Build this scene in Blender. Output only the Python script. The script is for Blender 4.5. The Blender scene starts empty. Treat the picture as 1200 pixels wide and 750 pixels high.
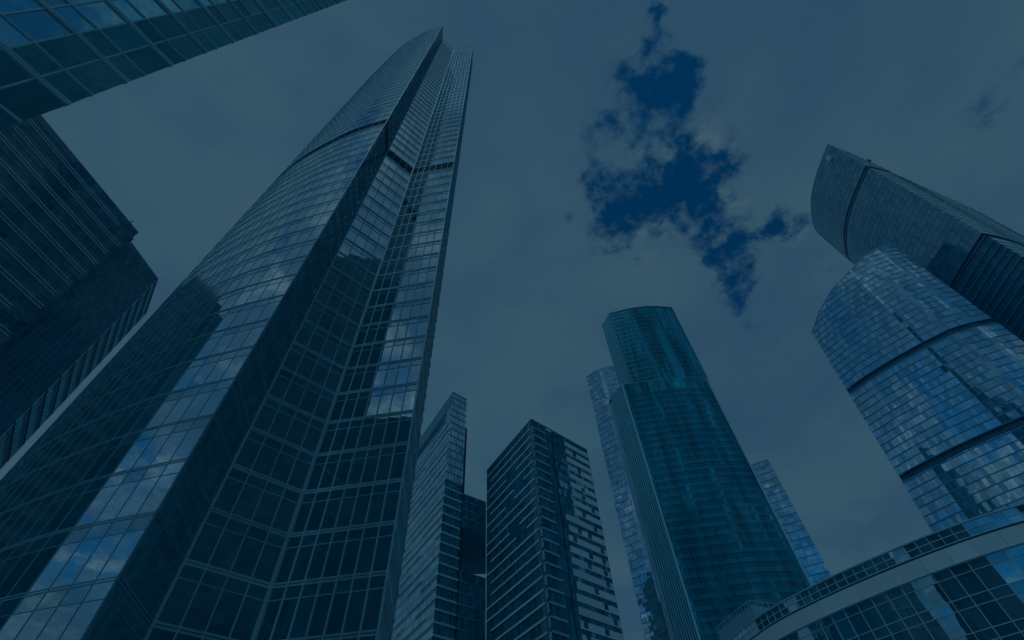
import bpy, math, random
from mathutils import Vector
from mathutils.bvhtree import BVHTree

random.seed(7)
scene = bpy.context.scene
col = scene.collection
EYE = Vector((0, 0, 1.6))

# ------------------------------------------------------------------ camera
F_PX = 567.0                      # focal length in pixels of the 1200 px wide photograph
X_AX = Vector((0.998096761, 0.048809034, -0.037689983))
D_AX = Vector((-0.061667306, 0.789983248, -0.610019354))
W_AX = Vector((0.0, 0.611182580, 0.791489642))
cam_d = bpy.data.cameras.new('camera')
cam = bpy.data.objects.new('camera', cam_d); col.objects.link(cam)
cam_d.sensor_width = 36.0
cam_d.lens = F_PX * 36.0 / 1200.0
cam_d.clip_start = 0.1
cam_d.clip_end = 20000
m = cam.matrix_world.copy()
for i in range(3):
    m[i][0] = X_AX[i]; m[i][1] = -D_AX[i]; m[i][2] = -W_AX[i]; m[i][3] = EYE[i]
cam.matrix_world = m
scene.camera = cam

def to_px(p):
    v = Vector(p) - EYE
    w = v.dot(W_AX)
    if w < 0.5:
        return None
    return (600 + F_PX * v.dot(X_AX) / w, 375 + F_PX * v.dot(D_AX) / w)

def pol(az, d):
    a = math.radians(az)
    return (d * math.sin(a), d * math.cos(a))

# ------------------------------------------------------------------ render look
vs = scene.view_settings
scene.display_settings.display_device = 'sRGB'
vs.view_transform = 'Standard'; vs.look = 'None'; vs.gamma = 1.0; vs.use_curve_mapping = False
EXPO = -2.0
vs.exposure = EXPO
GAIN = 2.0 ** (-EXPO)

def lin(c):
    o = []
    for v in c:
        v /= 255.0
        o.append(v / 12.92 if v <= 0.04045 else ((v + 0.055) / 1.055) ** 2.4)
    return o

# ------------------------------------------------------------------ sky
SUN_AZ, SUN_EL = 196.0, 60.0
world = bpy.data.worlds.new('World'); scene.world = world
world.use_nodes = True
nt = world.node_tree; nt.nodes.clear()
def N(tree, typ, **kw):
    n = tree.nodes.new(typ)
    for k, v in kw.items():
        setattr(n, k, v)
    return n
def link(tree, a, b): tree.links.new(a, b)
class NB:
    """tiny helper for math chains in a node tree"""
    def __init__(s, tree): s.t = tree
    def put(s, sock, v):
        if isinstance(v, (int, float)): sock.default_value = v
        elif isinstance(v, (tuple, list)): sock.default_value = v
        else: s.t.links.new(v, sock)
    def m(s, op, a, b=0.0, c=0.0, clamp=False):
        n = s.t.nodes.new('ShaderNodeMath'); n.operation = op; n.use_clamp = clamp
        s.put(n.inputs[0], a); s.put(n.inputs[1], b); s.put(n.inputs[2], c)
        return n.outputs[0]
    def v(s, op, a, b=(0, 0, 0), scale=None):
        n = s.t.nodes.new('ShaderNodeVectorMath'); n.operation = op
        s.put(n.inputs[0], a)
        if op != 'LENGTH' and op != 'SCALE': s.put(n.inputs[1], b)
        if scale is not None: s.put(n.inputs[3], scale)
        return n.outputs[1] if op in ('LENGTH', 'DISTANCE', 'DOT_PRODUCT') else n.outputs[0]
    def noise(s, vec, scale, detail=6, rough=0.55, dist=0.0, color=False):
        n = s.t.nodes.new('ShaderNodeTexNoise')
        s.put(n.inputs['Vector'], vec); n.inputs['Scale'].default_value = scale
        n.inputs['Detail'].default_value = detail; n.inputs['Roughness'].default_value = rough
        n.inputs['Distortion'].default_value = dist
        return n.outputs[1] if color else n.outputs[0]
    def step(s, x, lo, hi, a=0.0, b=1.0):
        n = s.t.nodes.new('ShaderNodeMapRange'); n.interpolation_type = 'SMOOTHSTEP'
        s.put(n.inputs[0], x)
        n.inputs[1].default_value = lo; n.inputs[2].default_value = hi
        n.inputs[3].default_value = a; n.inputs[4].default_value = b
        return n.outputs[0]
    def mix(s, f, a, b):
        n = s.t.nodes.new('ShaderNodeMix'); n.data_type = 'RGBA'
        s.put(n.inputs[0], f); s.put(n.inputs[6], a); s.put(n.inputs[7], b)
        return n.outputs[2]

nb = NB(nt)
tc = N(nt, 'ShaderNodeTexCoord')
sep = N(nt, 'ShaderNodeSeparateXYZ'); link(nt, tc.outputs['Generated'], sep.inputs[0])
zc = nb.m('MAXIMUM', sep.outputs[2], 0.0)
den = nb.m('ADD', zc, 0.15)
cmb = N(nt, 'ShaderNodeCombineXYZ')
nb.put(cmb.inputs[0], nb.m('DIVIDE', sep.outputs[0], den)); nb.put(cmb.inputs[1], nb.m('DIVIDE', sep.outputs[1], den))
q = cmb.outputs[0]
warp = nb.v('SUBTRACT', nb.noise(q, 9.0, 5, 0.6, color=True), (0.5, 0.5, 0.5))
qw = nb.v('ADD', q, nb.v('SCALE', warp, scale=0.13))
def sky_q(az, el):
    a, e = math.radians(az), math.radians(el)
    z = math.sin(e) + 0.15
    return (math.cos(e) * math.sin(a) / z, math.cos(e) * math.cos(a) / z)
# breaks in the cloud cover: azimuth, elevation, radius (degrees), depth
GAPS = [(70.0, 73.4, 0.9, .9), (67.2, 72.9, 0.9, .8), (64.0, 71.9, 1.1, .7), (61.0, 71.2, 1.6, .9), (57.0, 69.6, 2.2, 1.2), (56.0, 67.6, 2.2, 1.2), (59.5, 68.6, 1.6, .9),
        (52.0, 70.2, 2.4, .42), (47.5, 70.0, 3.4, .30), (41.0, 69.2, 3.4, .34), (35.0, 67.4, 3.0, .40), (46.5, 66.6, 3.2, .30), (40.5, 65.0, 3.0, .36), (52.0, 64.2, 2.6, .45), (53.0, 61.4, 2.4, .35),
        (30.0, 64.6, 2.2, .85), (28.8, 62.8, 2.4, 1.05), (33.5, 62.4, 2.6, 1.2), (38.0, 61.6, 2.6, 1.2), (42.5, 60.8, 2.6, 1.2), (47.0, 59.4, 2.6, 1.1), (49.5, 58.2, 1.8, .8), (45.0, 57.6, 2.0, .85),
        (26.0, 60.4, 1.8, .60), (31.0, 59.6, 2.4, .55), (41.0, 57.6, 2.6, .8), (42.4, 55.2, 2.2, .95), (45.5, 54.2, 2.0, .45), (41.0, 52.6, 1.9, .9), (44.0, 51.4, 1.6, .45), (40.0, 50.0, 1.7, .95), (39.2, 48.0, 1.7, 1.0), (38.7, 46.2, 1.3, .85),
        (51.0, 49.5, 1.8, .75), (48.0, 50.2, 1.6, .5), (25.5, 57.8, 1.6, .5), (29.0, 56.4, 1.8, .42), (21.0, 59.6, 1.5, .5), (15.5, 62.4, 1.5, .45), (74.5, 42.8, 2.3, .5), (33.5, 55.8, 2.2, .4),
        (37.0, 43.6, 1.2, .4), (49.5, 44.5, 1.8, .30),
        # behind the viewpoint: seen mirrored in the glass
        (-174, 19, 9, 1.1), (-163, 20, 9, 1.1), (-150, 19, 7, 1.0), (-139, 31, 5, .7), (172, 26, 8, .8), (-160, 15, 6, .8), (150, 58, 6, 1.0), (158, 50, 5, 1.0),
        (-112, 30, 4, 1.0), (-114, 22, 4, 1.0), (-109, 38, 2.5, .8), (-118, 64, 4, .8), (-148, 44, 2.5, .8), (-124, 40, 5, .7),
        (-136, 27, 6, .8), (-100, 70, 4, .7), (-108, 54, 2.5, .7)]
acc = None
for az, el, r, dep in GAPS:
    c = sky_q(az, el)
    c2 = sky_q(az, el + r); rr = math.hypot(c2[0] - c[0], c2[1] - c[1])
    c3 = sky_q(az + r / max(0.25, math.cos(math.radians(el))), el); rr = 0.5 * (rr + math.hypot(c3[0] - c[0], c3[1] - c[1]))
    d = nb.v('DISTANCE', qw, (c[0], c[1], 0))
    g = nb.m('MULTIPLY', nb.step(d, 0.0, rr * 1.75, 1.0, 0.0), dep)
    acc = g if acc is None else nb.m('ADD', acc, g)
acc = nb.m('MINIMUM', nb.m('MULTIPLY', acc, 0.74), 1.05)
fine = nb.noise(q, 24.0, 9, 0.66, 0.35)
broad = nb.noise(q, 3.2, 5, 0.5)
mid = nb.noise(q, 11.0, 6, 0.6, 0.2)
rough_ = nb.m('ADD', nb.m('MULTIPLY', nb.m('SUBTRACT', fine, 0.5), 2.5), nb.m('MULTIPLY', nb.m('SUBTRACT', mid, 0.5), 3.6))
hole = nb.m('ADD', acc, nb.m('MULTIPLY', rough_, nb.step(acc, 0.02, 0.35)))
# scattered small gaps low in the sky behind the viewpoint
back = nb.step(sep.outputs[1], -0.05, -0.35)
hole = nb.m('ADD', hole, nb.m('MULTIPLY', nb.step(nb.noise(q, 2.6, 6, 0.6), 0.5, 0.66), nb.m('MULTIPLY', back, 0.8)))
gap = nb.m('MULTIPLY', nb.step(hole, -0.04, 1.08), nb.m('SUBTRACT', 1.0, nb.m('MULTIPLY', back, 0.28)))
sky = N(nt, 'ShaderNodeTexSky', sky_type='NISHITA')
sky.sun_disc = False
sky.sun_elevation = math.radians(SUN_EL); sky.sun_rotation = math.radians(SUN_AZ)
sky.air_density = 0.9; sky.dust_density = 0.0; sky.ozone_density = 3.0
tint = N(nt, 'ShaderNodeMix', data_type='RGBA', blend_type='MULTIPLY'); tint.inputs[0].default_value = 1
link(nt, sky.outputs[0], tint.inputs[6]); tint.inputs[7].default_value = (0.004, 0.66, 1.0, 1)
bg1 = N(nt, 'ShaderNodeBackground'); link(nt, tint.outputs[2], bg1.inputs[0]); bg1.inputs[1].default_value = 0.14
def C(rgb, k=1.0):
    l = lin(rgb); return (l[0] * GAIN * k, l[1] * GAIN * k, l[2] * GAIN * k, 1)
shade = nb.step(nb.noise(q, 1.7, 5, 0.5, 0.4), 0.36, 0.60)
cc = nb.mix(shade, C((43, 76, 99)), C((53, 85, 103)))
cc = nb.mix(nb.m('MULTIPLY', nb.step(broad, 0.48, 0.70), 0.6), cc, C((41, 72, 99)))
puff = nb.noise(qw, 5.5, 7, 0.58, 0.25)
near = nb.m('ADD', nb.m('MULTIPLY', nb.step(acc, 0.0, 0.40), 0.85), 0.15)
cc = nb.mix(nb.m('MULTIPLY', nb.m('MULTIPLY', nb.step(puff, 0.44, 0.66), near), 0.9), cc, C((64, 92, 106)))
# stronger relief in the cloud deck behind the viewpoint
relief = nb.noise(qw, 4.0, 6, 0.6, 0.6)
cc = nb.mix(nb.m('MULTIPLY', nb.step(relief, 0.42, 0.62), nb.m('MULTIPLY', back, 0.6)), cc, C((22, 62, 93)))
cc = nb.mix(nb.m('MULTIPLY', nb.step(relief, 0.50, 0.34), nb.m('MULTIPLY', back, 0.95)), cc, C((80, 111, 126)))
bg2 = N(nt, 'ShaderNodeBackground'); link(nt, cc, bg2.inputs[0]); bg2.inputs[1].default_value = 1.0
mx = N(nt, 'ShaderNodeMixShader'); link(nt, gap, mx.inputs[0]); link(nt, bg2.outputs[0], mx.inputs[1]); link(nt, bg1.outputs[0], mx.inputs[2])
wo = N(nt, 'ShaderNodeOutputWorld'); link(nt, mx.outputs[0], wo.inputs[0])

sd = bpy.data.lights.new('sun', 'SUN'); so = bpy.data.objects.new('sun', sd); col.objects.link(so)
sd.energy = 1.5; sd.angle = math.radians(10); sd.color = (0.30, 0.72, 1.0)
a, e = math.radians(SUN_AZ), math.radians(SUN_EL)
so.rotation_euler = Vector((math.sin(a) * math.cos(e), math.cos(a) * math.cos(e), math.sin(e))).to_track_quat('Z', 'Y').to_euler()

# ------------------------------------------------------------------ materials
MATS = {}
def base_mat(name):
    mt = bpy.data.materials.new(name); mt.use_nodes = True
    t = mt.node_tree; t.nodes.clear()
    o = N(t, 'ShaderNodeOutputMaterial')
    MATS[name] = mt
    return mt, t, o, NB(t)

def glass(name, body, r0, tint=(0.82, 0.97, 1.0), rough=0.01, wave=0.02, wscale=0.5, vary=0.35, rv=0.25):
    """coated facade glass: dark tinted body under a mirror coat; every pane slightly different"""
    mt, t, o, b = base_mat(name)
    at = N(t, 'ShaderNodeAttribute'); at.attribute_name = 'tone'
    tone = at.outputs['Fac']
    geo = N(t, 'ShaderNodeNewGeometry')
    bump = N(t, 'ShaderNodeBump'); bump.inputs['Strength'].default_value = 1.0; bump.inputs['Distance'].default_value = wave
    link(t, b.noise(geo.outputs['Position'], wscale, 2, 0.5), bump.inputs['Height'])
    pr = N(t, 'ShaderNodeBsdfDiffuse')
    dirt = b.noise(geo.outputs['Position'], 0.13, 4, 0.6)
    k = b.m('MULTIPLY', b.m('ADD', 1.0 - vary, b.m('MULTIPLY', tone, 2 * vary)), b.m('ADD', 0.7, b.m('MULTIPLY', dirt, 0.6)))
    sc = N(t, 'ShaderNodeVectorMath', operation='SCALE'); sc.inputs[0].default_value = body; link(t, k, sc.inputs[3])
    link(t, sc.outputs[0], pr.inputs['Color'])
    gl = N(t, 'ShaderNodeBsdfGlossy'); gl.inputs['Color'].default_value = (*tint, 1); gl.inputs['Roughness'].default_value = rough
    link(t, bump.outputs[0], gl.inputs['Normal'])
    lw = N(t, 'ShaderNodeLayerWeight'); lw.inputs['Blend'].default_value = 0.5
    f = b.m('POWER', lw.outputs['Facing'], 4.0)
    r = b.m('MULTIPLY', r0, b.m('ADD', 1.0 - rv, b.m('MULTIPLY', tone, 2 * rv)))
    fac = b.m('ADD', r, b.m('MULTIPLY', f, b.m('SUBTRACT', 0.92, r)), clamp=True)
    ms = N(t, 'ShaderNodeMixShader'); link(t, fac, ms.inputs[0]); link(t, pr.outputs[0], ms.inputs[1]); link(t, gl.outputs[0], ms.inputs[2])
    link(t, ms.outputs[0], o.inputs[0])
    return mt

def solid(name, rgb, rough=0.5, metal=0.0, vary=0.25, scale=0.8, spec=0.5):
    mt, t, o, b = base_mat(name)
    p = N(t, 'ShaderNodeBsdfPrincipled')
    geo = N(t, 'ShaderNodeNewGeometry')
    at = N(t, 'ShaderNodeAttribute'); at.attribute_name = 'tone'
    n1 = b.noise(geo.outputs['Position'], scale, 5, 0.6)
    k = b.m('ADD', 1.0 - vary, b.m('ADD', b.m('MULTIPLY', n1, vary), b.m('MULTIPLY', at.outputs['Fac'], vary)))
    sc = N(t, 'ShaderNodeVectorMath', operation='SCALE'); sc.inputs[0].default_value = rgb; link(t, k, sc.inputs[3])
    link(t, sc.outputs[0], p.inputs['Base Color'])
    p.inputs['Roughness'].default_value = rough; p.inputs['Metallic'].default_value = metal
    p.inputs['Specular IOR Level'].default_value = spec
    link(t, p.outputs[0], o.inputs[0])
    return mt

DARK = (0.002, 0.24, 0.31)
glass('glass_main', DARK, 0.86, (0.94, 1.0, 1.0), 0.005, 0.004, 0.5, rv=0.1)
glass('glass_main_spandrel', (0.01, 0.28, 0.35), 0.70, (0.88, 0.99, 1.0), 0.02, 0.004, 0.5)
glass('glass_near', (0.004, 0.23, 0.31), 0.64, (0.5, 0.96, 1.0), 0.004, 0.004, 0.35)
glass('glass_slab', (0.002, 0.22, 0.30), 0.10, rough=0.05, vary=0.2)
glass('glass_slab_dark', (0.003, 0.28, 0.38), 0.06, rough=0.08, vary=0.15)
glass('glass_strip', (0.002, 0.20, 0.28), 0.07, rough=0.05)
glass('glass_pale', (0.03, 0.26, 0.36), 0.60, rough=0.03, wave=0.03)
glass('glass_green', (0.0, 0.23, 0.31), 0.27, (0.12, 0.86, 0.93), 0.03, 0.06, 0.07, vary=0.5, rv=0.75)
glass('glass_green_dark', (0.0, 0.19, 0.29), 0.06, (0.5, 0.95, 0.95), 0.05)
glass('glass_mosaic', (0.01, 0.28, 0.45), 0.72, (0.84, 0.97, 1.0), 0.012, 0.03, 0.16, rv=0.3)
glass('glass_tall', (0.010, 0.25, 0.38), 0.28, (0.72, 0.92, 1.0), 0.06, 0.03, 0.2, rv=0.15)
glass('glass_low', (0.003, 0.22, 0.30), 0.66, (0.70, 0.96, 1.0), 0.004, 0.006, 0.4)
glass('glass_far', (0.02, 0.30, 0.44), 0.75, (0.90, 0.98, 1.0), 0.02, 0.06, 0.12, rv=0.3)
glass('glass_back', (0.001, 0.21, 0.28), 0.05, rough=0.1, vary=0.1)
solid('metal_main', (0.42, 0.76, 0.84), 0.4)
solid('metal_band', (0.62, 0.86, 0.92), 0.5)
glass('glass_sail', DARK, 0.80, (0.84, 0.98, 1.0), 0.15, 0.004, 0.5)
solid('metal_sail', (0.22, 0.55, 0.66), 0.4)
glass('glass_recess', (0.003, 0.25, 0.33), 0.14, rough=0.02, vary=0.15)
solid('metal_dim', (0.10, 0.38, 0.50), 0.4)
solid('metal_blue', (0.02, 0.36, 0.58), 0.4)
solid('metal_pale', (0.50, 0.74, 0.80), 0.4)
solid('band_dark', (0.002, 0.13, 0.20), 0.6)
solid('core_dark', (0.002, 0.12, 0.19), 0.8)
solid('panel_pale', (0.80, 0.88, 0.90), 0.5)
solid('panel_louvre', (0.34, 0.84, 0.95), 0.6)
solid('panel_mid', (0.30, 0.60, 0.70), 0.5)
glass('panel_teal', (0.0, 0.27, 0.38), 0.08, (0.2, 0.9, 0.95), 0.08, vary=0.35)
solid('panel_soffit', (0.02, 0.50, 0.66), 0.9)
solid('stone_pale', (0.86, 0.92, 0.92), 0.7, vary=0.12)
solid('roof_grey', (0.10, 0.26, 0.34), 0.8)
solid('paving', (0.34, 0.38, 0.40), 0.85)
solid('asphalt', (0.22, 0.25, 0.27), 0.9)
solid('white_paint', (0.7, 0.85, 0.9), 0.5)

# ------------------------------------------------------------------ building kit
def mesh_obj(name, verts, faces, mat, parent=None, tones=None):
    me = bpy.data.meshes.new(name)
    me.from_pydata([tuple(v) for v in verts], [], faces)
    at = me.attributes.new('tone', 'FLOAT', 'FACE')
    if tones is None: tones = [0.5] * len(faces)
    at.data.foreach_set('value', tones)
    me.materials.append(MATS[mat])
    ob = bpy.data.objects.new(name, me); col.objects.link(ob)
    if parent is not None:
        ob.parent = parent
        ob.matrix_parent_inverse = parent.matrix_world.inverted()
    return ob

ALL_PANES_V, ALL_PANES_F = [], []

class Collector:
    def __init__(s): s.items = []
    def add(s, kind, v, f, mat, tone=None): s.items.append((kind, v, f, mat))

class Building:
    def __init__(s, name, label, cat, base, group=None):
        o = bpy.data.objects.new(name, None); col.objects.link(o)
        o.location = (base[0], base[1], 0); o['label'] = label; o['category'] = cat
        o.matrix_world.translation = Vector((base[0], base[1], 0))
        if group: o['group'] = group
        o.empty_display_size = 2
        s.root = o; s.parts = {}; s.trees = []
    def add_tree(s, kind, verts, faces, mat, kids):
        s.trees.append((kind, verts, faces, mat, kids))
    def add(s, kind, verts, faces, mat, tone=None):
        s.parts.setdefault((kind, mat), []).append((verts, faces, random.random() if tone is None else tone))
        if 'pane' in kind:
            b = len(ALL_PANES_V); ALL_PANES_V.extend(verts); ALL_PANES_F.extend([[i + b for i in f] for f in faces])
    def finish(s, bvh):
        for kind, v, f, mat, kids in s.trees:
            par = mesh_obj(kind, v, f, mat, s.root)
            for kk, kv, kf, km in kids: mesh_obj(kk, kv, kf, km, par)
        kinds = {}
        for (k, mat), lst in s.parts.items():
            kinds.setdefault(k, []).extend((mat, v, f, t) for v, f, t in lst)
        for k, lst in kinds.items():
            rest = []
            if len(lst) > 100:
                sc = []
                for i, (mat, v, f, t) in enumerate(lst):
                    sc.append((visible_area(v, f, bvh), i))
                sc.sort(key=lambda x: -x[0])
                keep = set(i for _, i in sc[:100])
                rest = [x for i, x in enumerate(lst) if i not in keep]
                lst = [x for i, x in enumerate(lst) if i in keep]
            for mat, v, f, t in lst:
                mesh_obj(k, v, f, mat, s.root, [t] * len(f))
            if rest:
                V, Fc, T, MI = [], [], [], []
                mats = []
                for mat, v, f, t in rest:
                    if mat not in mats: mats.append(mat)
                    b = len(V); V.extend(v)
                    for fc in f:
                        Fc.append([i + b for i in fc]); T.append(t); MI.append(mats.index(mat))
                ob = mesh_obj(k, V, Fc, mats[0], s.root, T)
                for mname in mats[1:]: ob.data.materials.append(MATS[mname])
                ob.data.polygons.foreach_set('material_index', MI)
                ob['kind'] = 'stuff'

def visible_area(verts, faces, bvh):
    n = len(verts)
    xs, ys = [], []
    for f in faces[:6]:
        pass
    pts = [to_px(v) for v in verts]
    if any(p is None for p in pts): return 0.0
    area = 0.0
    for f in faces:
        a = 0.0
        pp = [pts[i] for i in f]
        if all(p[0] < 0 for p in pp) or all(p[0] > 1200 for p in pp) or all(p[1] < 0 for p in pp) or all(p[1] > 750 for p in pp): continue
        for i in range(len(pp)):
            x0, y0 = pp[i]; x1, y1 = pp[(i + 1) % len(pp)]
            x0 = min(max(x0, 0), 1200); x1 = min(max(x1, 0), 1200); y0 = min(max(y0, 0), 750); y1 = min(max(y1, 0), 750)
            a += x0 * y1 - x1 * y0
        v0, v1, v2 = Vector(verts[f[0]]), Vector(verts[f[1]]), Vector(verts[f[2]])
        nrm = (v1 - v0).cross(v2 - v0)
        if nrm.dot(v0 - EYE) < 0: area += abs(a) * 0.5
    if area <= 0: return 0.0
    c = sum((Vector(v) for v in verts), Vector()) / n
    d = c - EYE; L = d.length
    hit = bvh.ray_cast(EYE, d.normalized(), L - max(1.2, 0.02 * L))
    if hit[0] is not None: area *= 0.02
    return area

def lerp(a, b, t): return a + (b - a) * t

class Path:
    """plan polyline, ordered left to right as seen from outside; optional roof height per point and a second polyline at the top"""
    def __init__(s, pts, top=None, z_ref=None):
        s.p = [tuple(p[:2]) for p in pts]; s.top = top
        s.h = [p[2] for p in pts] if len(pts[0]) > 2 else None
        s.z_ref = z_ref
        s.L = [0.0]
        for a, b in zip(s.p, s.p[1:]): s.L.append(s.L[-1] + math.hypot(b[0] - a[0], b[1] - a[1]))
        s.len = s.L[-1]
    def _at(s, u, arr):
        l = u * s.len
        for i in range(len(s.L) - 1):
            if l <= s.L[i + 1] + 1e-9:
                t = (l - s.L[i]) / max(1e-9, s.L[i + 1] - s.L[i])
                a, b = arr[i], arr[i + 1]
                return lerp(a, b, t) if isinstance(a, (int, float)) else (lerp(a[0], b[0], t), lerp(a[1], b[1], t))
        return arr[-1]
    def xy(s, u, z=0):
        a = s._at(u, s.p)
        if s.top:
            b = s._at(u, s.top); t = z / s.z_ref
            return (lerp(a[0], b[0], t), lerp(a[1], b[1], t))
        return a
    def roof(s, u, default):
        return s._at(u, s.h) if s.h else default
    def nrm(s, u, z=0):
        e = 0.5 / max(1.0, s.len)
        a = s.xy(max(0, u - e), z); b = s.xy(min(1, u + e), z)
        dx, dy = b[0] - a[0], b[1] - a[1]; l = math.hypot(dx, dy) or 1
        return (dy / l, -dx / l)

def smooth(pts, n=4):
    """Catmull-Rom through plan points (keeps any third value)"""
    out = []
    k = len(pts[0])
    for i in range(len(pts) - 1):
        p0 = pts[max(0, i - 1)]; p1 = pts[i]; p2 = pts[i + 1]; p3 = pts[min(len(pts) - 1, i + 2)]
        for j in range(n):
            t = j / n
            out.append(tuple(0.5 * (2 * p1[c] + (p2[c] - p0[c]) * t + (2 * p0[c] - 5 * p1[c] + 4 * p2[c] - p3[c]) * t * t + (3 * p1[c] - p0[c] - 3 * p2[c] + p3[c]) * t ** 3) for c in range(k)))
    out.append(tuple(pts[-1]))
    return out

def box_between(p0, p1, z0a, z1a, z0b, z1b, n0, n1, out, back):
    """a bar from p0 to p1 (plan), with own heights at both ends, from -back to +out along the normals"""
    v = []
    for p, n, za, zb in ((p0, n0, z0a, z1a), (p1, n1, z0b, z1b)):
        v += [(p[0] - n[0] * back, p[1] - n[1] * back, za), (p[0] + n[0] * out, p[1] + n[1] * out, za),
              (p[0] + n[0] * out, p[1] + n[1] * out, zb), (p[0] - n[0] * back, p[1] - n[1] * back, zb)]
    f = [(0, 1, 2, 3), (7, 6, 5, 4), (1, 5, 6, 2), (0, 4, 5, 1), (3, 2, 6, 7), (4, 0, 3, 7)]
    return v, f

def bar_path(path, us, z0, z1, out, back, roof_default=1e9):
    """one horizontal bar sweeping the path at the u values"""
    V, Fc = [], []
    us = [u for u in us if path.roof(u, roof_default) >= z1 - 0.01]
    if len(us) < 2: return None
    for u in us:
        p = path.xy(u, z0); n = path.nrm(u, z0)
        V += [(p[0] - n[0] * back, p[1] - n[1] * back, z0), (p[0] + n[0] * out, p[1] + n[1] * out, z0),
              (p[0] + n[0] * out, p[1] + n[1] * out, z1), (p[0] - n[0] * back, p[1] - n[1] * back, z1)]
    k = len(us)
    Fc += [(0, 1, 2, 3), (4 * k - 1, 4 * k - 2, 4 * k - 3, 4 * k - 4)]
    for i in range(k - 1):
        a = 4 * i; b = a + 4
        Fc += [(a + 1, b + 1, b + 2, a + 2), (a, b, b + 1, a + 1), (a + 2, b + 2, b + 3, a + 3)]
    return V, Fc

def facade(B, path, floors, colw, H, rows, tilt=0.25, mull=None, trans=None, sub=None, ends=False, ncol=None, tonef=None):
    """floors: z levels; rows: list of (f0, f1, kind, material, offset[, chance]) fractions of a storey
    mull: (material, width, out); trans: (material, [(dz, height)], out); sub: (material, fraction, height, out)"""
    n = ncol or max(1, round(path.len / colw))
    us = [i / n for i in range(n + 1)]
    tl = math.radians(tilt)
    for k in range(len(floors) - 1):
        za, zb = floors[k], floors[k + 1]
        rws = rows(k, za) if callable(rows) else rows
        for i in range(n):
            u0, u1 = us[i], us[i + 1]
            um = 0.5 * (u0 + u1)
            t0, t1 = path.roof(u0, H), path.roof(u1, H)
            for rw in rws:
                f0, f1, kd, mat, off = rw[:5]
                if len(rw) > 5 and rw[5] is not None and not rw[5](k, i, um): continue
                z0, z1 = lerp(za, zb, f0), lerp(za, zb, f1)
                h0, h1 = min(z1, t0), min(z1, t1)
                if h0 <= z0 + 0.02 and h1 <= z0 + 0.02: continue
                h0 = max(h0, z0 + 0.01); h1 = max(h1, z0 + 0.01)
                nn = path.nrm(um, z0)
                a0 = path.xy(u0, z0); a1 = path.xy(u1, z0); b0 = path.xy(u0, h0); b1 = path.xy(u1, h1)
                w = math.hypot(a1[0] - a0[0], a1[1] - a0[1]); hh = z1 - z0
                rx, ry = random.gauss(0, tl), random.gauss(0, tl)
                def P(p, z, sx, sz):
                    o = off + sx * ry * w * 0.5 + sz * rx * hh * 0.5
                    return (p[0] + nn[0] * o, p[1] + nn[1] * o, z)
                B.add(kd, [P(a0, z0, -1, -1), P(a1, z0, 1, -1), P(b1, h1, 1, 1), P(b0, h0, -1, 1)], [(0, 1, 2, 3)], mat, tonef(um, z0) if tonef else None)
    if mull:
        mm, mw, mo = mull[:3]
        lo, hi = floors[0], min(floors[-1], H) if path.h is None else floors[-1]
        for i in range(0, n + 1):
            if not ends and (i == 0 or i == n): continue
            if len(mull) > 3 and i % mull[3]: continue
            u = us[i]; hi2 = min(hi, path.roof(u, H))
            if hi2 <= lo + 1: continue
            nn = path.nrm(u); t = (-nn[1], nn[0])
            v = []
            for z in (lo, hi2):
                p = path.xy(u, z)
                for sx, o in ((-1, -0.12), (1, -0.12), (1, mo), (-1, mo)):
                    v.append((p[0] + t[0] * sx * mw / 2 + nn[0] * o, p[1] + t[1] * sx * mw / 2 + nn[1] * o, z))
            f = [(3, 2, 1, 0), (4, 5, 6, 7), (0, 1, 5, 4), (1, 2, 6, 5), (2, 3, 7, 6), (3, 0, 4, 7)]
            # orientation: make every side face outward
            B.add('mullion', v, f, mm)
    def sweep(kd, mat, z0, z1, o):
        nu = max(1, len(path.p) * 2 if len(path.p) > 2 else 1)
        r = bar_path(path, [j / nu for j in range(nu + 1)], z0, z1, o, 0.12, H + 1)
        return r
    if trans:
        tm, bars, to = trans
        for z in floors:
            V, Fc = [], []
            for dz, hgt in bars:
                r = sweep('transom', tm, z + dz, z + dz + hgt, to)
                if r:
                    b = len(V); V += r[0]; Fc += [tuple(i + b for i in f) for f in r[1]]
            if V: B.add('transom', V, Fc, tm)
    if sub:
        sm, fr, hgt, so_ = sub
        for za, zb in zip(floors, floors[1:]):
            z = lerp(za, zb, fr)
            r = sweep('glazing_bar', sm, z, z + hgt, so_)
            if r: B.add('glazing_bar', r[0], r[1], sm)
    return us

def post(B, p, z0, z1, w, mat, kind='corner_post', top=None):
    h = w / 2; x, y = p
    v = [(x - h, y - h, z0), (x + h, y - h, z0), (x + h, y + h, z0), (x - h, y + h, z0)]
    x, y = top if top else p
    v += [(x - h, y - h, z1), (x + h, y - h, z1), (x + h, y + h, z1), (x - h, y + h, z1)]
    B.add(kind, v, [(3, 2, 1, 0), (4, 5, 6, 7), (0, 1, 5, 4), (1, 2, 6, 5), (2, 3, 7, 6), (3, 0, 4, 7)], mat)

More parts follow.
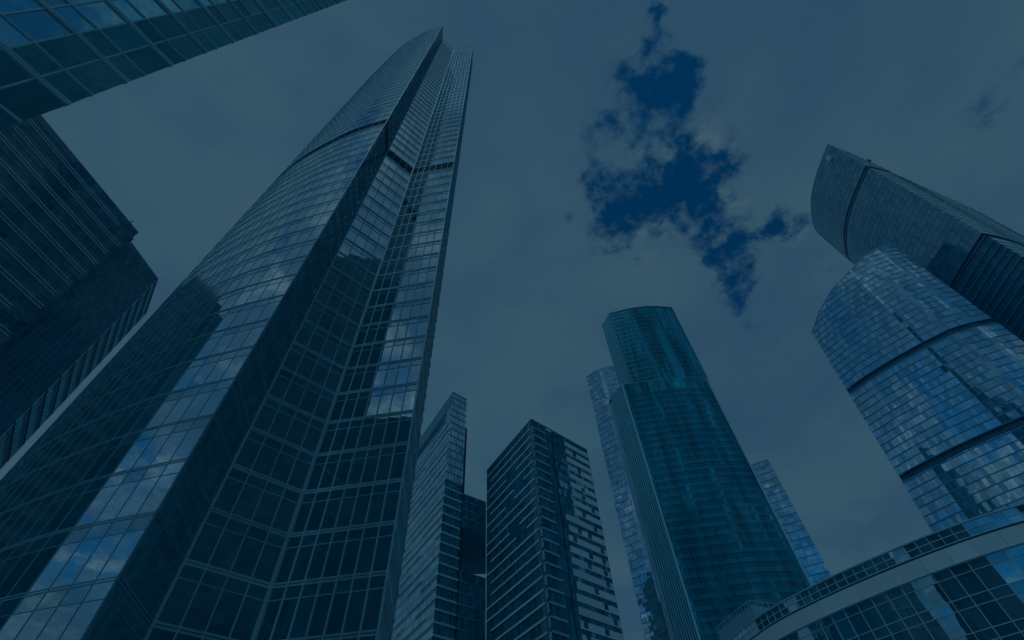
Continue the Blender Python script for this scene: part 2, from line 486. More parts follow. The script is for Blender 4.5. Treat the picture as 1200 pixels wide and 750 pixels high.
def block(B, kind, mat, ring, z0, z1, tops=None, inset=0.0, bottom=True):
    """closed prism over a plan ring (ordered left to right seen from outside = clockwise... ) with optional top heights"""
    n = len(ring)
    pts = []
    for i in range(n):
        p, a, b = ring[i], ring[i - 1], ring[(i + 1) % n]
        def nr(s, e):
            dx, dy = e[0] - s[0], e[1] - s[1]; l = math.hypot(dx, dy) or 1
            return dy / l, -dx / l
        n0, n1 = nr(a, p), nr(p, b)
        k = 1 + n0[0] * n1[0] + n0[1] * n1[1]
        k = max(k, 0.5)
        pts.append((p[0] - (n0[0] + n1[0]) / k * inset, p[1] - (n0[1] + n1[1]) / k * inset))
    tops = tops or [z1] * n
    V = [(p[0], p[1], z0) for p in pts] + [(p[0], p[1], t) for p, t in zip(pts, tops)]
    F = [(i, (i + 1) % n, n + (i + 1) % n, n + i) for i in range(n)]
    from mathutils.geometry import tessellate_polygon
    tri = tessellate_polygon([[Vector((p[0], p[1], 0)) for p in pts]])
    for t in tri:
        a, b, c = t
        ar = (pts[b][0] - pts[a][0]) * (pts[c][1] - pts[a][1]) - (pts[c][0] - pts[a][0]) * (pts[b][1] - pts[a][1])
        if ar < 0: a, b = b, a
        F.append((n + a, n + b, n + c))
        if bottom: F.append((c, b, a))
    B.add(kind, V, F, mat, 0.5)

def levels(z0, step, z1):
    o = []; z = z0
    while z < z1 - 0.3:
        o.append(z); z += step
    o.append(z1)
    return o

BUILDINGS = []
def building(*a, **k):
    b = Building(*a, **k); BUILDINGS.append(b); return b

# ------------------------------------------------------------------ 1. the tallest tower: curved sail with a stepped recess
T = building('glass_skyscraper', 'tallest glass tower, a curved sail with stepped recess and one dark band', 'skyscraper', (-32, 40))
A = pol(-40.4, 34.57); Bp = pol(-36.15, 40.0); Cp = pol(-27.42, 41.48); Dp = pol(-15.95, 37.25)
Ep = pol(-14.5, 45.8)
HM = 257.0
curve = smooth([(-50.5, 56.0, 150.0), (-52.2, 47.5, 170.0), (-49.2, 38.2, 196.0), (-45.2, 34.9, 222.0), (-40.5, 32.2, 243.0), (-34.3, 29.6, 251.0), (-29.05, 27.75, 252.5), (A[0], A[1], 253.5)], 4)
FL = 3.9
zb = 105.7
floors = [14.8 + FL * k for k in range(-3, 61)]
floors = [z for z in floors if z < HM - 1.5] + [HM]
def main_rows(k, za):
    if za < zb - 2.0 < za + FL or abs(za - (zb - 2.0)) < 0.01:
        return [(0, 0.12, 'window_pane', 'glass_main', 0), (0.12, 0.95, 'dark_band', 'band_dark', -0.35)]
    return [(0, 0.72, 'window_pane', 'glass_main', 0), (0.72, 1.0, 'window_pane', 'glass_main_spandrel', 0)]
TR = ('metal_main', [(-0.19, 0.13), (0.05, 0.13)], 0.07)
SB = ('metal_main', 0.72, 0.06, 0.05)
MU = ('metal_main', 0.10, 0.12)
pc = Path(curve)
def sail_rows(k, za):
    o = []
    for r_ in main_rows(k, za):
        if r_[2] == 'window_pane':
            o.append((r_[0], r_[1], r_[2], 'glass_sail', r_[4], lambda kk, i, u: u < 0.80))
            o.append((*r_[:5], lambda kk, i, u: u >= 0.80))
        else: o.append(r_)
    return o
facade(T, pc, floors, 1.5, HM, sail_rows, 0.10, ('metal_sail', 0.055, 0.03), ('metal_sail', [(-0.15, 0.075), (0.03, 0.075)], 0.03), ('metal_sail', 0.72, 0.04, 0.025))
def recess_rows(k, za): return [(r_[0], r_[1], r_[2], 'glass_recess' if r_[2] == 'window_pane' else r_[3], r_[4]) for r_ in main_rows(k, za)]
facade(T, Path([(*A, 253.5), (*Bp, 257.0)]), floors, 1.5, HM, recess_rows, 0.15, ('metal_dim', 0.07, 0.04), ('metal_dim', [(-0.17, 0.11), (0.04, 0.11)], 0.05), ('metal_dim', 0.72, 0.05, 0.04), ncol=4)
facade(T, Path([Bp, Cp]), floors, 1.6, HM, main_rows, 0.10, ('metal_main', 0.10, 0.08), TR, SB, ncol=4)
facade(T, Path([Cp, Dp]), floors, 1.33, HM, main_rows, 0.10, ('metal_main', 0.10, 0.08), TR, SB, ncol=7)
# louvred return face
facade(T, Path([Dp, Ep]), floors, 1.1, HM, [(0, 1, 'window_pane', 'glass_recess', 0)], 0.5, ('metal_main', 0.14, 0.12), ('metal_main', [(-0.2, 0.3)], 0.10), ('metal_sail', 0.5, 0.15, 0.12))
back = [Ep, (-18.0, 66.0), (-44.0, 66.0), (-50.5, 56.0)]
facade(T, Path(back), levels(3.0, 3.9, 150), 3.0, 150, [(0, 1, 'window_pane', 'glass_slab_dark', 0)])
facade(T, Path([Ep, (-18.0, 66.0, )]), levels(150, 3.9, HM), 3.0, HM, [(0, 1, 'window_pane', 'glass_slab_dark', 0)])
post(T, A, 0, 253.6, 0.12, 'metal_dim'); post(T, Bp, 0, 257.1, 0.30, 'metal_main')
post(T, Cp, 0, 257.1, 0.30, 'metal_main'); post(T, Dp, 0, 257.1, 0.16, 'metal_main')
ring = [p[:2] for p in curve] + [Bp, Cp, Dp, Ep, (-18.0, 66.0), (-44.0, 66.0)]
tops = [p[2] - 1 for p in curve] + [HM - 1] * 4 + [235, 150]
block(T, 'structural_core', 'core_dark', ring, 0, HM, tops, 0.8)

# ------------------------------------------------------------------ 2. near curtain wall, top left
T = building('curtain_wall_tower', 'close glass curtain wall with big cloud-reflecting panes across the top left corner', 'glass tower', (-24, 0))
pI = smooth([(-27.5, -7.3), (-24.5, -5.2), (-21.2, -1.4), (-19.3, 1.2), (-18.4, 2.64), (-17.95, 3.48), (-17.48, 4.22)], 3)
fI = [1.6 + 17.95 * 1.2065 + 4.05 * k for k in range(-6, 46)]
HI = fI[-1]
path_I = Path(pI)
facade(T, path_I, fI, 1.15, HI, [(0, 0.36, 'window_pane', 'glass_near', 0), (0.36, 1, 'window_pane', 'glass_near', 0)], 0.12,
       ('metal_main', 0.06, 0.06), ('metal_main', [(-0.13, 0.08), (0.02, 0.08)], 0.10), ('metal_main', 0.36, 0.06, 0.07))
ex = [(-17.48, 4.22), (-19.6, 4.55), (-25, 4.9)]
facade(T, Path(ex), fI, 2.0, HI, [(0, 1, 'window_pane', 'glass_slab_dark', 0)])
facade(T, Path([(-25, 4.9), (-27.5, -7.3)]), fI, 2.0, HI, [(0, 1, 'window_pane', 'glass_slab_dark', 0)])
block(T, 'structural_core', 'core_dark', [p[:2] for p in pI] + [(-19.6, 4.55), (-25, 4.9)], 0, HI, None, 0.4)

# ------------------------------------------------------------------ 3. dark slab, left edge
T = building('slab_tower', 'dark slab tower with pale paired floor bands and a stepped corner at the left edge', 'office tower', (-105, 45))
J1 = pol(-60.43, 104.6); J2a = pol(-60.07, 108.7); J2 = pol(-54.96, 113.5); J3 = pol(-53.2, 127.0)
HJ = 113.2
jl = (-101.5, 5.0)
fJ = levels(3.0, 4.1, HJ)
random.seed(11)
facade(T, Path([jl, (-99.6, 13.0), (-97.2, 23.0)]), fJ, 2.2, HJ, [(0, 1, 'window_pane', 'glass_slab_dark', 0)], 0.1)
facade(T, Path([(-97.2, 23.0), J1]), fJ, 1.5, HJ, [(0, 0.5, 'window_pane', 'glass_slab', 0), (0.5, 1, 'window_pane', 'glass_slab', 0)], 0.3,
       ('metal_dim', 0.10, 0.10), None, ('metal_dim', 0.5, 0.10, 0.08))
pj = Path([(-97.2, 23.0), J1])
for k, z in enumerate(fJ[1:-1]):
    e = 1.0 - random.choice([0.02, 0.03, 0.10, 0.13]) if k % 2 else 0.985
    V, Fc = [], []
    for dz in (-0.45, 0.30):
        r = bar_path(pj, [0, 0.25, 0.5, 0.75, e], z + dz, z + dz + 0.30, 0.14, 0.1)
        b = len(V); V += r[0]; Fc += [tuple(i + b for i in f) for f in r[1]]
    T.add('floor_band', V, Fc, 'metal_band')
facade(T, Path([J1, J2a]), fJ, 1.0, HJ - 1.6, [(0, 1, 'window_pane', 'glass_pale', 0)], 0.5, ('metal_dim', 0.2, 0.2))
facade(T, Path([J2a, J2]), levels(3.0, 2.05, HJ), 1.1, HJ, [(0, 1, 'window_pane', 'glass_slab_dark', 0)], 0.3, ('metal_sail', 0.10, 0.08), ('metal_dim', [(-0.06, 0.16)], 0.05))
# louvred narrow face
pl = Path([J2, J3])
facade(T, pl, levels(3.0, 4.1, HJ), 1.4, HJ, [(0, 0.5, 'louvre_panel', 'panel_louvre', 0), (0.5, 1.0, 'louvre_panel', 'panel_louvre', -0.12)], 0.5,
       ('core_dark', 0.18, 0.06), ('core_dark', [(-0.1, 0.14)], 0.03))
facade(T, Path([J3, (-140, 70), (-135, 0), jl]), fJ, 4, HJ, [(0, 1, 'window_pane', 'glass_slab_dark', 0)])
block(T, 'structural_core', 'core_dark', [jl, (-99.6, 13.0), (-97.2, 23.0), J1, J2a, J2, J3, (-140, 70), (-135, 0)], 0, HJ - 0.1, None, 0.5)
post(T, pol(-61.9, 105), HJ, HJ + 2.4, 0.14, 'core_dark', 'rooftop_mast')
post(T, pol(-70.0, 104), HJ, HJ + 1.6, 0.2, 'core_dark', 'rooftop_mast')

# ------------------------------------------------------------------ 4. striped tower beside the main tower
random.seed(21)
HC = 177.4
C0 = pol(-10.35, 183.5); C1 = pol(-8.0, 188.7); CL = (-63.0, 227.0); 
T = building('striped_tower', 'slim tower with a pale slanting striped flank half hidden by the tallest tower', 'office tower', (-38, 205))
fC = [1.6 + 183.5 * 0.5906 + 4.0 * k for k in range(-27, 17)]
fC = [z for z in fC if z > 0 and z < HC - 2] + [HC]
pCl = Path([CL, C0])
def stripe_gap(seed, p):
    rr = random.Random(seed)
    cache = {}
    def fn(k, i, u):
        kk = (k, i // rr_step)
        if kk not in cache: cache[kk] = rr.random()
        return cache[kk] < p
    rr_step = 3
    return fn
facade(T, pCl, fC, 2.2, HC, [(0, 0.62, 'flank_panel', 'glass_pale', 0), (0.62, 1.0, 'window_pane', 'glass_strip', -0.1)], 0.12)
gp = stripe_gap(5, 0.75)
for k, z in enumerate(fC[:-3]):
    u = 0.0
    rr = random.Random(k * 7 + 1)
    while u < 0.97:
        w = rr.uniform(0.12, 0.30); e = min(1.0, u + w)
        if rr.random() < 0.34:
            r = bar_path(pCl, [u, e], z + 2.45, z + 3.95, 0.10, 0.1)
            T.add('infill_panel', r[0], r[1], 'panel_mid')
        u = e + 0.004
pCr = Path([C0, C1])
facade(T, pCr, fC, 1.45, HC, lambda k, z: [(0, 1, 'window_pane', 'glass_pale' if z > 124 else 'glass_strip', 0)], 0.5, ('metal_dim', 0.16, 0.12), None)
for z in fC:
    if z < 122:
        r = bar_path(pCr, [0, 1], z, z + 0.75, 0.15, 0.1); T.add('floor_band', r[0], r[1], 'metal_pale')
    else:
        r = bar_path(pCr, [0, 1], z, z + 0.7, 0.12, 0.1); T.add('floor_band', r[0], r[1], 'metal_dim')
# setback slab behind the right edge
s0, s1, s2 = pol(-8.0, 189.5), pol(-7.75, 191.0), pol(-8.2, 215)
block(T, 'side_slab', 'core_dark', [s0, pol(-7.72, 190.5), pol(-7.75, 214), s2], 0, 160.0)
facade(T, Path([C1, pol(-8.6, 225), CL]), fC, 4, HC, [(0, 1, 'window_pane', 'glass_strip', 0)])
block(T, 'structural_core', 'core_dark', [CL, C0, C1, pol(-8.6, 225)], 0, HC - 0.2, None, 0.5)
r = bar_path(pCl, [0, 1], HC - 9, HC - 0.1, 0.12, 0.1); T.add('parapet', r[0], r[1], 'metal_dim')
r = bar_path(pCl, [0, 0.9], HC - 14.2, HC - 9.6, 0.10, 0.1); T.add('parapet', r[0], r[1], 'band_dark')

# ------------------------------------------------------------------ 5. bridging block between the two striped towers
B1 = pol(-4.75, 195.8)
T = building('link_block', 'dark block bridging the gap between the two striped towers, open underneath', 'link building', (-22, 205))
d0, d1 = pol(-7.96, 188.9), pol(-4.8, 195.2)
d0 = (C1[0] + 0.3, C1[1] + 0.3); d1 = (B1[0] - 0.3, B1[1] - 0.3)
bk1, bk0 = pol(-4.75, 231), pol(-7.9, 231)
zs, zt = 107.9, 123.0
pD = Path([d0, d1])
fD = levels(zs, 3.8, zt)
facade(T, pD, fD, 1.5, zt, [(0, 1, 'window_pane', 'glass_strip', 0)], 0.2, ('core_dark', 0.1, 0.08))
for z in fD[1:-1]:
    r = bar_path(pD, [0, 0.62], z, z + 0.4, 0.12, 0.1); T.add('floor_band', r[0], r[1], 'metal_dim')
block(T, 'soffit_block', 'panel_soffit', [d0, d1, bk1, bk0], zs, zt - 0.1, None, 0.3)
zt2 = 90.2
fD2 = levels(2, 4.0, zt2)
facade(T, pD, fD2, 1.5, zt2, [(0, 1, 'window_pane', 'glass_strip', 0)], 0.2, ('core_dark', 0.1, 0.08))
for k, z in enumerate(fD2[1:-1]):
    r = bar_path(pD, [0, 0.3 + 0.5 * ((k * 37) % 10) / 10], z, z + 0.4, 0.12, 0.1); T.add('floor_band', r[0], r[1], 'metal_dim')
block(T, 'structural_core', 'core_dark', [d0, d1, pol(-4.75, 212), pol(-7.95, 207)], 0, zt2 - 0.1, None, 0.3)

# ------------------------------------------------------------------ 6. striped corner tower, centre
random.seed(31)
HB = 139.4
B0 = pol(1.99, 160.6); B2 = pol(9.43, 186.7)
T = building('striped_tower', 'square dark tower with white floor stripes and its corner facing out, bottom centre', 'office tower', (6, 185))
fB = [z for z in [1.6 + 160.6 * 0.7553 + 4.05 * k for k in range(-30, 8)] if 0 < z < HB - 1.5] + [HB]
pBl, pBr = Path([B1, B0]), Path([B0, B2])
facade(T, pBl, fB, 1.6, HB, [(0, 1, 'window_pane', 'glass_strip', 0)], 0.25, ('core_dark', 0.10, 0.06))
for k, z in enumerate(fB[:-1]):
    a = random.choice([0.01, 0.01, 0.09, 0.10])
    segs = [(a, 0.965)]
    if random.random() < 0.25: c = random.uniform(0.4, 0.6); segs = [(a, c), (c + 0.2, 0.965)]
    for s, e in segs:
        r = bar_path(pBl, [s, e], z - 0.1, z + 0.58, 0.22, 0.1); T.add('floor_stripe', r[0], r[1], 'panel_pale')
facade(T, Path([B0, pBr.xy(0.24)]), fB, 1.6, HB, [(0, 1, 'window_pane', 'glass_strip', 0)], 0.25, ('core_dark', 0.10, 0.06))
facade(T, Path([pBr.xy(0.24), pBr.xy(0.34)]), fB, 1.6, HB - 1.0, [(0, 1, 'window_pane', 'glass_strip', -0.35)], 0.25)
def shiny(k, u): return mnoise_(k, u) > (-0.12 if len(fB) - 10 < k < len(fB) - 4 else 0.34)  # noise patches of paler glass imitate broken cloud reflections, densest near the top
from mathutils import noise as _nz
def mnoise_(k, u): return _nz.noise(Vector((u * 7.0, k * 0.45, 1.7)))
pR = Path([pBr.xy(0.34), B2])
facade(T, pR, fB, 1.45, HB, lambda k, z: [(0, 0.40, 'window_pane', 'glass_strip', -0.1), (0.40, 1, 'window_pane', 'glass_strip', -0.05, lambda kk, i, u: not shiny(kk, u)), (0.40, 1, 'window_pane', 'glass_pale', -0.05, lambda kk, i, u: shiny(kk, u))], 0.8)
for k, z in enumerate(fB[:-1]):
    r = bar_path(pBr, [0.015, 0.235], z - 0.1, z + 0.65, 0.18, 0.1); T.add('floor_stripe', r[0], r[1], 'panel_mid')
    # white spandrel bands with short dark slots, stepping back at the tower's upper left
    if z > HB - 3: continue
    u0 = 0.0 if k < 9 else (0.10 if k < 25 else 0.34)
    if k % 5 == 3 and k < 25: u0 += 0.04
    z0, z1 = z + 0.1, z + 2.05
    slots = sorted(random.uniform(0.15, 0.9) for _ in range(2))
    segs, s = [], u0
    for c in slots:
        if c - 0.05 > s + 0.05: segs.append((s, c - 0.05)); s = c + 0.05
    if s < 0.97: segs.append((s, 0.99))
    for a, b2 in segs:
        r = bar_path(pR, [a, b2], z0, z1, 0.08, 0.15); T.add('spandrel_band', r[0], r[1], 'panel_pale')
    r = bar_path(pR, [u0, 0.99], z0 - 0.45, z0 - 0.02, 0.10, 0.15); T.add('spandrel_band', r[0], r[1], 'panel_pale')
for (pa, pb) in ((B1, B0), (B0, B2)):
    r = bar_path(Path([pa, pb]), [0.004, 0.996], HB - 0.5, HB + 0.3, 0.14, 0.2); T.add('parapet', r[0], r[1], 'metal_dim')
for k, z in enumerate(fB[:-2]):
    post(T, (B0[0] + 0.1, B0[1] - 0.12), z + 0.9, z + 3.9, 0.55, 'panel_mid' if k < 22 else 'metal_dim', 'corner_panel')
bb = (16, 222)
facade(T, Path([B2, bb, B1]), fB, 4, HB, [(0, 1, 'window_pane', 'glass_strip', 0)])
block(T, 'structural_core', 'core_dark', [B1, B0, pBr.xy(0.24), pBr.xy(0.34), B2, bb], 0, HB - 0.2, None, 1.1)

# ------------------------------------------------------------------ 7. green glass tower
random.seed(41)
T = building('green_tower', 'teal green banded glass tower with a higher curved block stepped behind its front', 'skyscraper', (90, 225))
HG1, HG2 = 199.4, 269.6
g0, g1, g2 = pol(14.47, 222.0), pol(16.73, 214.2), pol(28.45, 232.0)
gf = smooth([g1, pol(20.73, 217.2), pol(24.6, 222.2), g2], 6)
pG = Path(gf)
fG = levels(2.8, 4.02, HG1)
from mathutils import noise as mnoise
def streak_tone(u, z):   # pane tone varied in vertical streaks to imitate reflected cloud
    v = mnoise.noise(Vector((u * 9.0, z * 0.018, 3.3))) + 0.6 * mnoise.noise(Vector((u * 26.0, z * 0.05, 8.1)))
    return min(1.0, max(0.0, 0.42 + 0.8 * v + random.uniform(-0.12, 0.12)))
def streak_patch(k, u):   # bays given lighter glass, standing in for streaky reflections
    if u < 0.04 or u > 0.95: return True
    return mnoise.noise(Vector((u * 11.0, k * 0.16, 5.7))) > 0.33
facade(T, pG, fG, 1.6, HG1, lambda k, z: ([(0, 0.55, 'window_pane', 'glass_green_dark', -0.12, lambda kk, i, u: not streak_patch(kk, u)), (0.0, 0.55, 'window_pane', 'glass_green', 0, lambda kk, i, u: streak_patch(kk, u)), (0.55, 1, 'spandrel_panel', 'panel_teal', 0)] if z < HG1 - 9 else [(0, 1, 'window_pane', 'glass_green', 0)]), 0.4,
       ('metal_dim', 0.10, 0.04), None, tonef=streak_tone)
u0, u1, u2 = pol(16.36, 226.0), pol(18.2, 217.6), pol(28.6, 233.3)
gu = smooth([u1, pol(22.3, 219.8), pol(25.5, 224.5), u2], 6)
pU = Path(gu)
fU = [HG1 - 4] + levels(HG1, 4.02, HG2)
facade(T, pU, fU, 1.6, HG2, [(0, 0.45, 'window_pane', 'glass_green', 0), (0.45, 1.0, 'window_pane', 'glass_green', 0)], 0.35, ('metal_dim', 0.10, 0.05), ('metal_dim', [(-0.1, 0.30)], 0.05), None, tonef=streak_tone)
# finned side faces
for (a, b, zl, zh) in ((g0, g1, 2.8, HG1), (u0, u1, HG1 - 2, HG2)):
    ps = Path([a, b])
    facade(T, ps, levels(zl, 4.02, zh), 1.3, zh, [(0, 1, 'window_pane', 'glass_slab_dark', 0)], 0.2, ('metal_main', 0.22, 0.35))
gl = pol(13.95, 225.5)
facade(T, Path([gl, g0]), levels(2.8, 8.0, HG1 - 4), 2.5, HG1 - 4, [(0, 1, 'side_panel', 'panel_mid', 0)], 0.05)
post(T, g1, 0, HG1, 0.8, 'metal_main'); post(T, u1, HG1, HG2, 0.7, 'metal_dim')
post(T, g2, 0, HG1, 0.6, 'metal_pale'); post(T, u2, HG1, HG2, 0.5, 'metal_dim')
r = bar_path(pG, [j / 12 for j in range(13)], HG1 - 0.4, HG1 + 0.2, 0.1, 0.3); T.add('parapet', r[0], r[1], 'metal_dim')
r = bar_path(pU, [j / 12 for j in range(13)], HG2 - 0.6, HG2 + 0.5, 0.2, 0.3); T.add('parapet', r[0], r[1], 'band_dark')
bR, bL = pol(26.5, 262), pol(14.6, 250)
facade(T, Path([g2, bR, bL, gl]), levels(2.8, 4.02, HG1), 4, HG1, [(0, 1, 'window_pane', 'glass_green_dark', 0)])
block(T, 'structural_core', 'core_dark', [g0] + gf + [bR, bL, gl], 0, HG1 - 0.1, None, 0.6)
block(T, 'upper_core', 'core_dark', [u0] + gu + [pol(26.8, 258), pol(17.0, 248)], HG1 - 1, HG2 - 0.1, None, 0.6)
post(T, pol(19.9, 220), HG2, HG2 + 2.6, 0.35, 'core_dark', 'rooftop_mast')
post(T, pol(27.6, 231.5), 126.0, 127.6, 1.4, 'white_paint', 'facade_lamp')

# ------------------------------------------------------------------ 8, 9. two pale mosaic towers behind the green one
def mosaic_tower(label, pl_, H, seed, lv):
    global T
    random.seed(seed)
    T = building('mirrored_tower', label, 'office tower', pl_[1])
    p = Path(pl_[:3])
    fl = levels(2.0, lv, H)
    facade(T, p, fl, 3.2, H, [(0, 0.55, 'window_pane', 'glass_far', 0), (0.55, 1, 'window_pane', 'glass_far', 0)], 0.55, None, ('metal_blue', [(-0.2, 0.45)], 0.10))
    pp = Path(pl_[:3]); n = max(2, round(pp.len / 3.2))
    for z0, z1 in zip(fl, fl[1:]):
        for i in range(n):
            if random.random() < 0.42:
                u = (i + random.choice((0, 0.5))) / n
                q0 = pp.xy(u); nn = pp.nrm(u)
                t = (-nn[1] * 0.14, nn[0] * 0.14)
                v, f = box_between((q0[0] - t[0], q0[1] - t[1]), (q0[0] + t[0], q0[1] + t[1]), z0, z1, z0, z1, nn, nn, 0.12, 0.1)
                T.add('vertical_bar', v, f, 'metal_blue')
    facade(T, Path([pl_[2], *pl_[3:], pl_[0]]), fl, 5, H, [(0, 1, 'window_pane', 'glass_far', 0)], 0.5)
    block(T, 'structural_core', 'core_dark', pl_, 0, H - 0.1, None, 0.5)
mosaic_tower('narrow pale mirrored tower showing left of the teal green tower, behind it', [pol(11.6, 292), pol(14.0, 286), pol(17.6, 287), pol(17.5, 315), pol(11.9, 318)], 288.5, 51, 4.6)
mosaic_tower('pale mirrored tower just showing right of the teal green tower, behind it', [pol(26.5, 300.5), pol(28.6, 300.7), pol(30.55, 301.0), pol(30.2, 335), pol(26.5, 333)], 180.2, 53, 4.6)

# ------------------------------------------------------------------ 10. mirrored tower at the right with sloping roof
random.seed(61)
T = building('sloped_mirror_tower', 'curved mirrored tower with sloping roof, dark bands and mottled cloud reflections, right edge', 'skyscraper', (215, 190))
rows_ = [(43.4, 37.6, 271.5, 227), (45.6, 41.2, 268.6, 236), (48.2, 45.2, 267.6, 243.5), (51.2, 49.4, 268.8, 248), (53.6, 52.8, 271.6, 252), (55.2, 54.9, 277, 255.5), (56.45, 56.4, 283.5, 258)]
topP = [pol(a, d) for a, _, d, _ in rows_]; botP = [pol(b, d) for _, b, d, _ in rows_]
pF = Path([(x, y, h) for (x, y), (_, _, _, h) in zip(smooth(botP, 1), rows_)], topP, 245.0)
fF = levels(2.2, 4.0, 259)
def f1_rows(k, z):
    if z <= 180.5 < z + 4.0 or z <= 129.3 < z + 4.0 or z <= 74 < z + 4:
        return [(0, 0.12, 'window_pane', 'glass_mosaic', 0), (0.12, 0.95, 'dark_band', 'band_dark', -0.5)]
    return [(0, 1, 'window_pane', 'glass_mosaic', 0)]
facade(T, pF, fF, 2.1, 259, f1_rows, 0.55, ('metal_blue', 0.10, 0.04), ('metal_blue', [(-0.3, 0.5)], 0.15))
backF = [pol(56.4, 283.5), pol(54.5, 315), pol(44, 318), pol(38.5, 300), pol(37.6, 271.5)]
facade(T, Path(backF[:2]), levels(2.2, 4.0, 250), 4, 250, [(0, 1, 'window_pane', 'glass_mosaic', 0)], 0.4)
block(T, 'structural_core', 'core_dark', [pF.xy(i / 12, 0) for i in range(13)] + [pol(54.5, 312), pol(44, 316), pol(39.5, 298)], 0, 100, [100] * 16, 1.0)
ringF = [pF.xy(i / 12, 110) for i in range(13)] + [pol(54.5, 312), pol(45, 316), pol(41.5, 298)]
topR = [pF.xy(i / 12, 245) for i in range(13)] + [pol(54.5, 312), pol(46, 316), pol(44.2, 298)]
V = [(p[0], p[1], 0) for p in [pF.xy(i / 12, 0) for i in range(13)] + ringF[13:]]
# tapering core as one loft
def loft(B, kind, mat, lo, hi, z0, tops):
    n = len(lo)
    cx = sum(p[0] for p in lo) / n; cy = sum(p[1] for p in lo) / n
    def sh(p, k=1.2):
        d = math.hypot(cx - p[0], cy - p[1]); return (p[0] + (cx - p[0]) * k / d, p[1] + (cy - p[1]) * k / d)
    lo = [sh(p) for p in lo]; hi = [sh(p) for p in hi]
    Vv = [(p[0], p[1], z0) for p in lo] + [(p[0], p[1], t) for p, t in zip(hi, tops)] + [(cx, cy, sum(tops) / n)]
    Ff = [(i, (i + 1) % n, n + (i + 1) % n, n + i) for i in range(n)] + [(n + i, n + (i + 1) % n, 2 * n) for i in range(n)]
    B.add(kind, Vv, Ff, mat, 0.5)
T.parts.pop(('structural_core', 'core_dark'))
loft(T, 'structural_core', 'core_dark', [pF.xy(i / 12, 0) for i in range(13)] + [pol(54.5, 312), pol(44, 316), pol(39.5, 298)],
     topR, 0, [pF.roof(i / 12, 259) - 0.8 for i in range(13)] + [248, 228, 222])
for i in range(24):   # coping along the sloping roof edge
    a0, a1 = i / 24, (i + 1) / 24
    h0, h1 = pF.roof(a0, 0), pF.roof(a1, 0)
    v, f = box_between(pF.xy(a0, h0), pF.xy(a1, h1), h0, h0 + 0.5, h1, h1 + 0.5, pF.nrm(a0), pF.nrm(a1), 0.25, 0.4)
    T.add('roof_coping', v, f, 'metal_main')

# ------------------------------------------------------------------ 11. tallest right-hand tower with sharp prow
random.seed(71)
T = building('prow_tower', 'tall dark curved tower with a sharp pointed top behind the mirrored tower, upper right', 'skyscraper', (275, 175))
pp = [(273.1, 213.0, 374.0), (265.4, 203.8, 374.0), (257.4, 185.6, 374.0), (253.6, 169.7, 374.0), (252.7, 151.9, 374.0), (253.4, 133.5, 374.0)]
pl2 = Path(smooth(pp, 4))
fP = levels(2.5, 4.2, 374)
def f2_rows(k, z):
    if z <= 323.5 < z + 4.2 or z <= 222.5 < z + 4.2:
        return [(0.0, 0.35, 'dark_band', 'band_dark', -0.4), (0.35, 0.5, 'window_pane', 'glass_tall', 0), (0.5, 1.0, 'dark_band', 'band_dark', -0.4)]
    if z < 218: return [(0, 1, 'window_pane', 'glass_slab_dark', -0.1)]
    return [(0, 1, 'window_pane', 'glass_tall', 0)]
facade(T, pl2, fP, 1.9, 374, f2_rows, 0.35, ('metal_dim', 0.10, 0.04), ('metal_dim', [(-0.12, 0.28)], 0.07))
for z in fP:
    if 40 < z < 219:
        r = bar_path(pl2, [j / 20 for j in range(21)], z, z + 0.55, 0.45, 0.1); T.add('floor_rib', r[0], r[1], 'metal_blue')
pr_ = [(253.4, 133.5, 374.0), (263, 136.0, 356.0), (272, 138.9, 339.0), (280.5, 142.2, 325.0), (291, 145.8, 308.0), (301, 149.0, 292.0), (312, 154.5, 276.0), (318, 163, 266.0)]
pr2 = Path(smooth(pr_, 3))
facade(T, pr2, fP, 2.6, 374, lambda k, z: [(0, 1, 'window_pane', 'glass_pale', 0)] if not (z <= 323.5 < z + 4.2 or z <= 222.5 < z + 4.2) else [(0.2, 0.7, 'dark_band', 'band_dark', -0.3)], 0.3, None, ('metal_dim', [(-0.15, 0.3)], 0.15))
bk = [(318, 163), (314, 200), (296, 222), (273.1, 213.0)]
facade(T, Path(bk), levels(2.5, 4.2, 262), 5, 262, [(0, 1, 'window_pane', 'glass_tall', 0)])
ringP = [p[:2] for p in pp] + [p[:2] for p in pr_[1:]] + bk[1:3]
block(T, 'structural_core', 'core_dark', ringP, 0, 374, [373] * 6 + [p[2] - 1 for p in pr_[1:]] + [300, 330], 0.7)
def stick(pt, z, w, h, mat, kind, arm):
    kids = Collector(); post(kids, pt, z, z + arm, 0.4, 'core_dark', 'support_arm')
    x, y = pt
    me_ = Collector(); block(me_, kind, mat, [(x - w, y + 1), (x - w, y - 1), (x + w, y - 1), (x + w, y + 1)], z + arm, z + arm + h)
    T.add_tree(kind, me_.items[0][1], me_.items[0][2], mat, kids.items)
stick((262.5, 137.2), 356, 0.9, 1.8, 'core_dark', 'rooftop_unit', 4.5)
stick((270.5, 139.6), 341, 2.4, 2.6, 'core_dark', 'rooftop_unit', 6.0)
block(T, 'maintenance_cradle', 'white_paint', [(252.0, 143.5), (252.0, 140.5), (253.2, 140.5), (253.2, 143.5)], 362.0, 368.0)

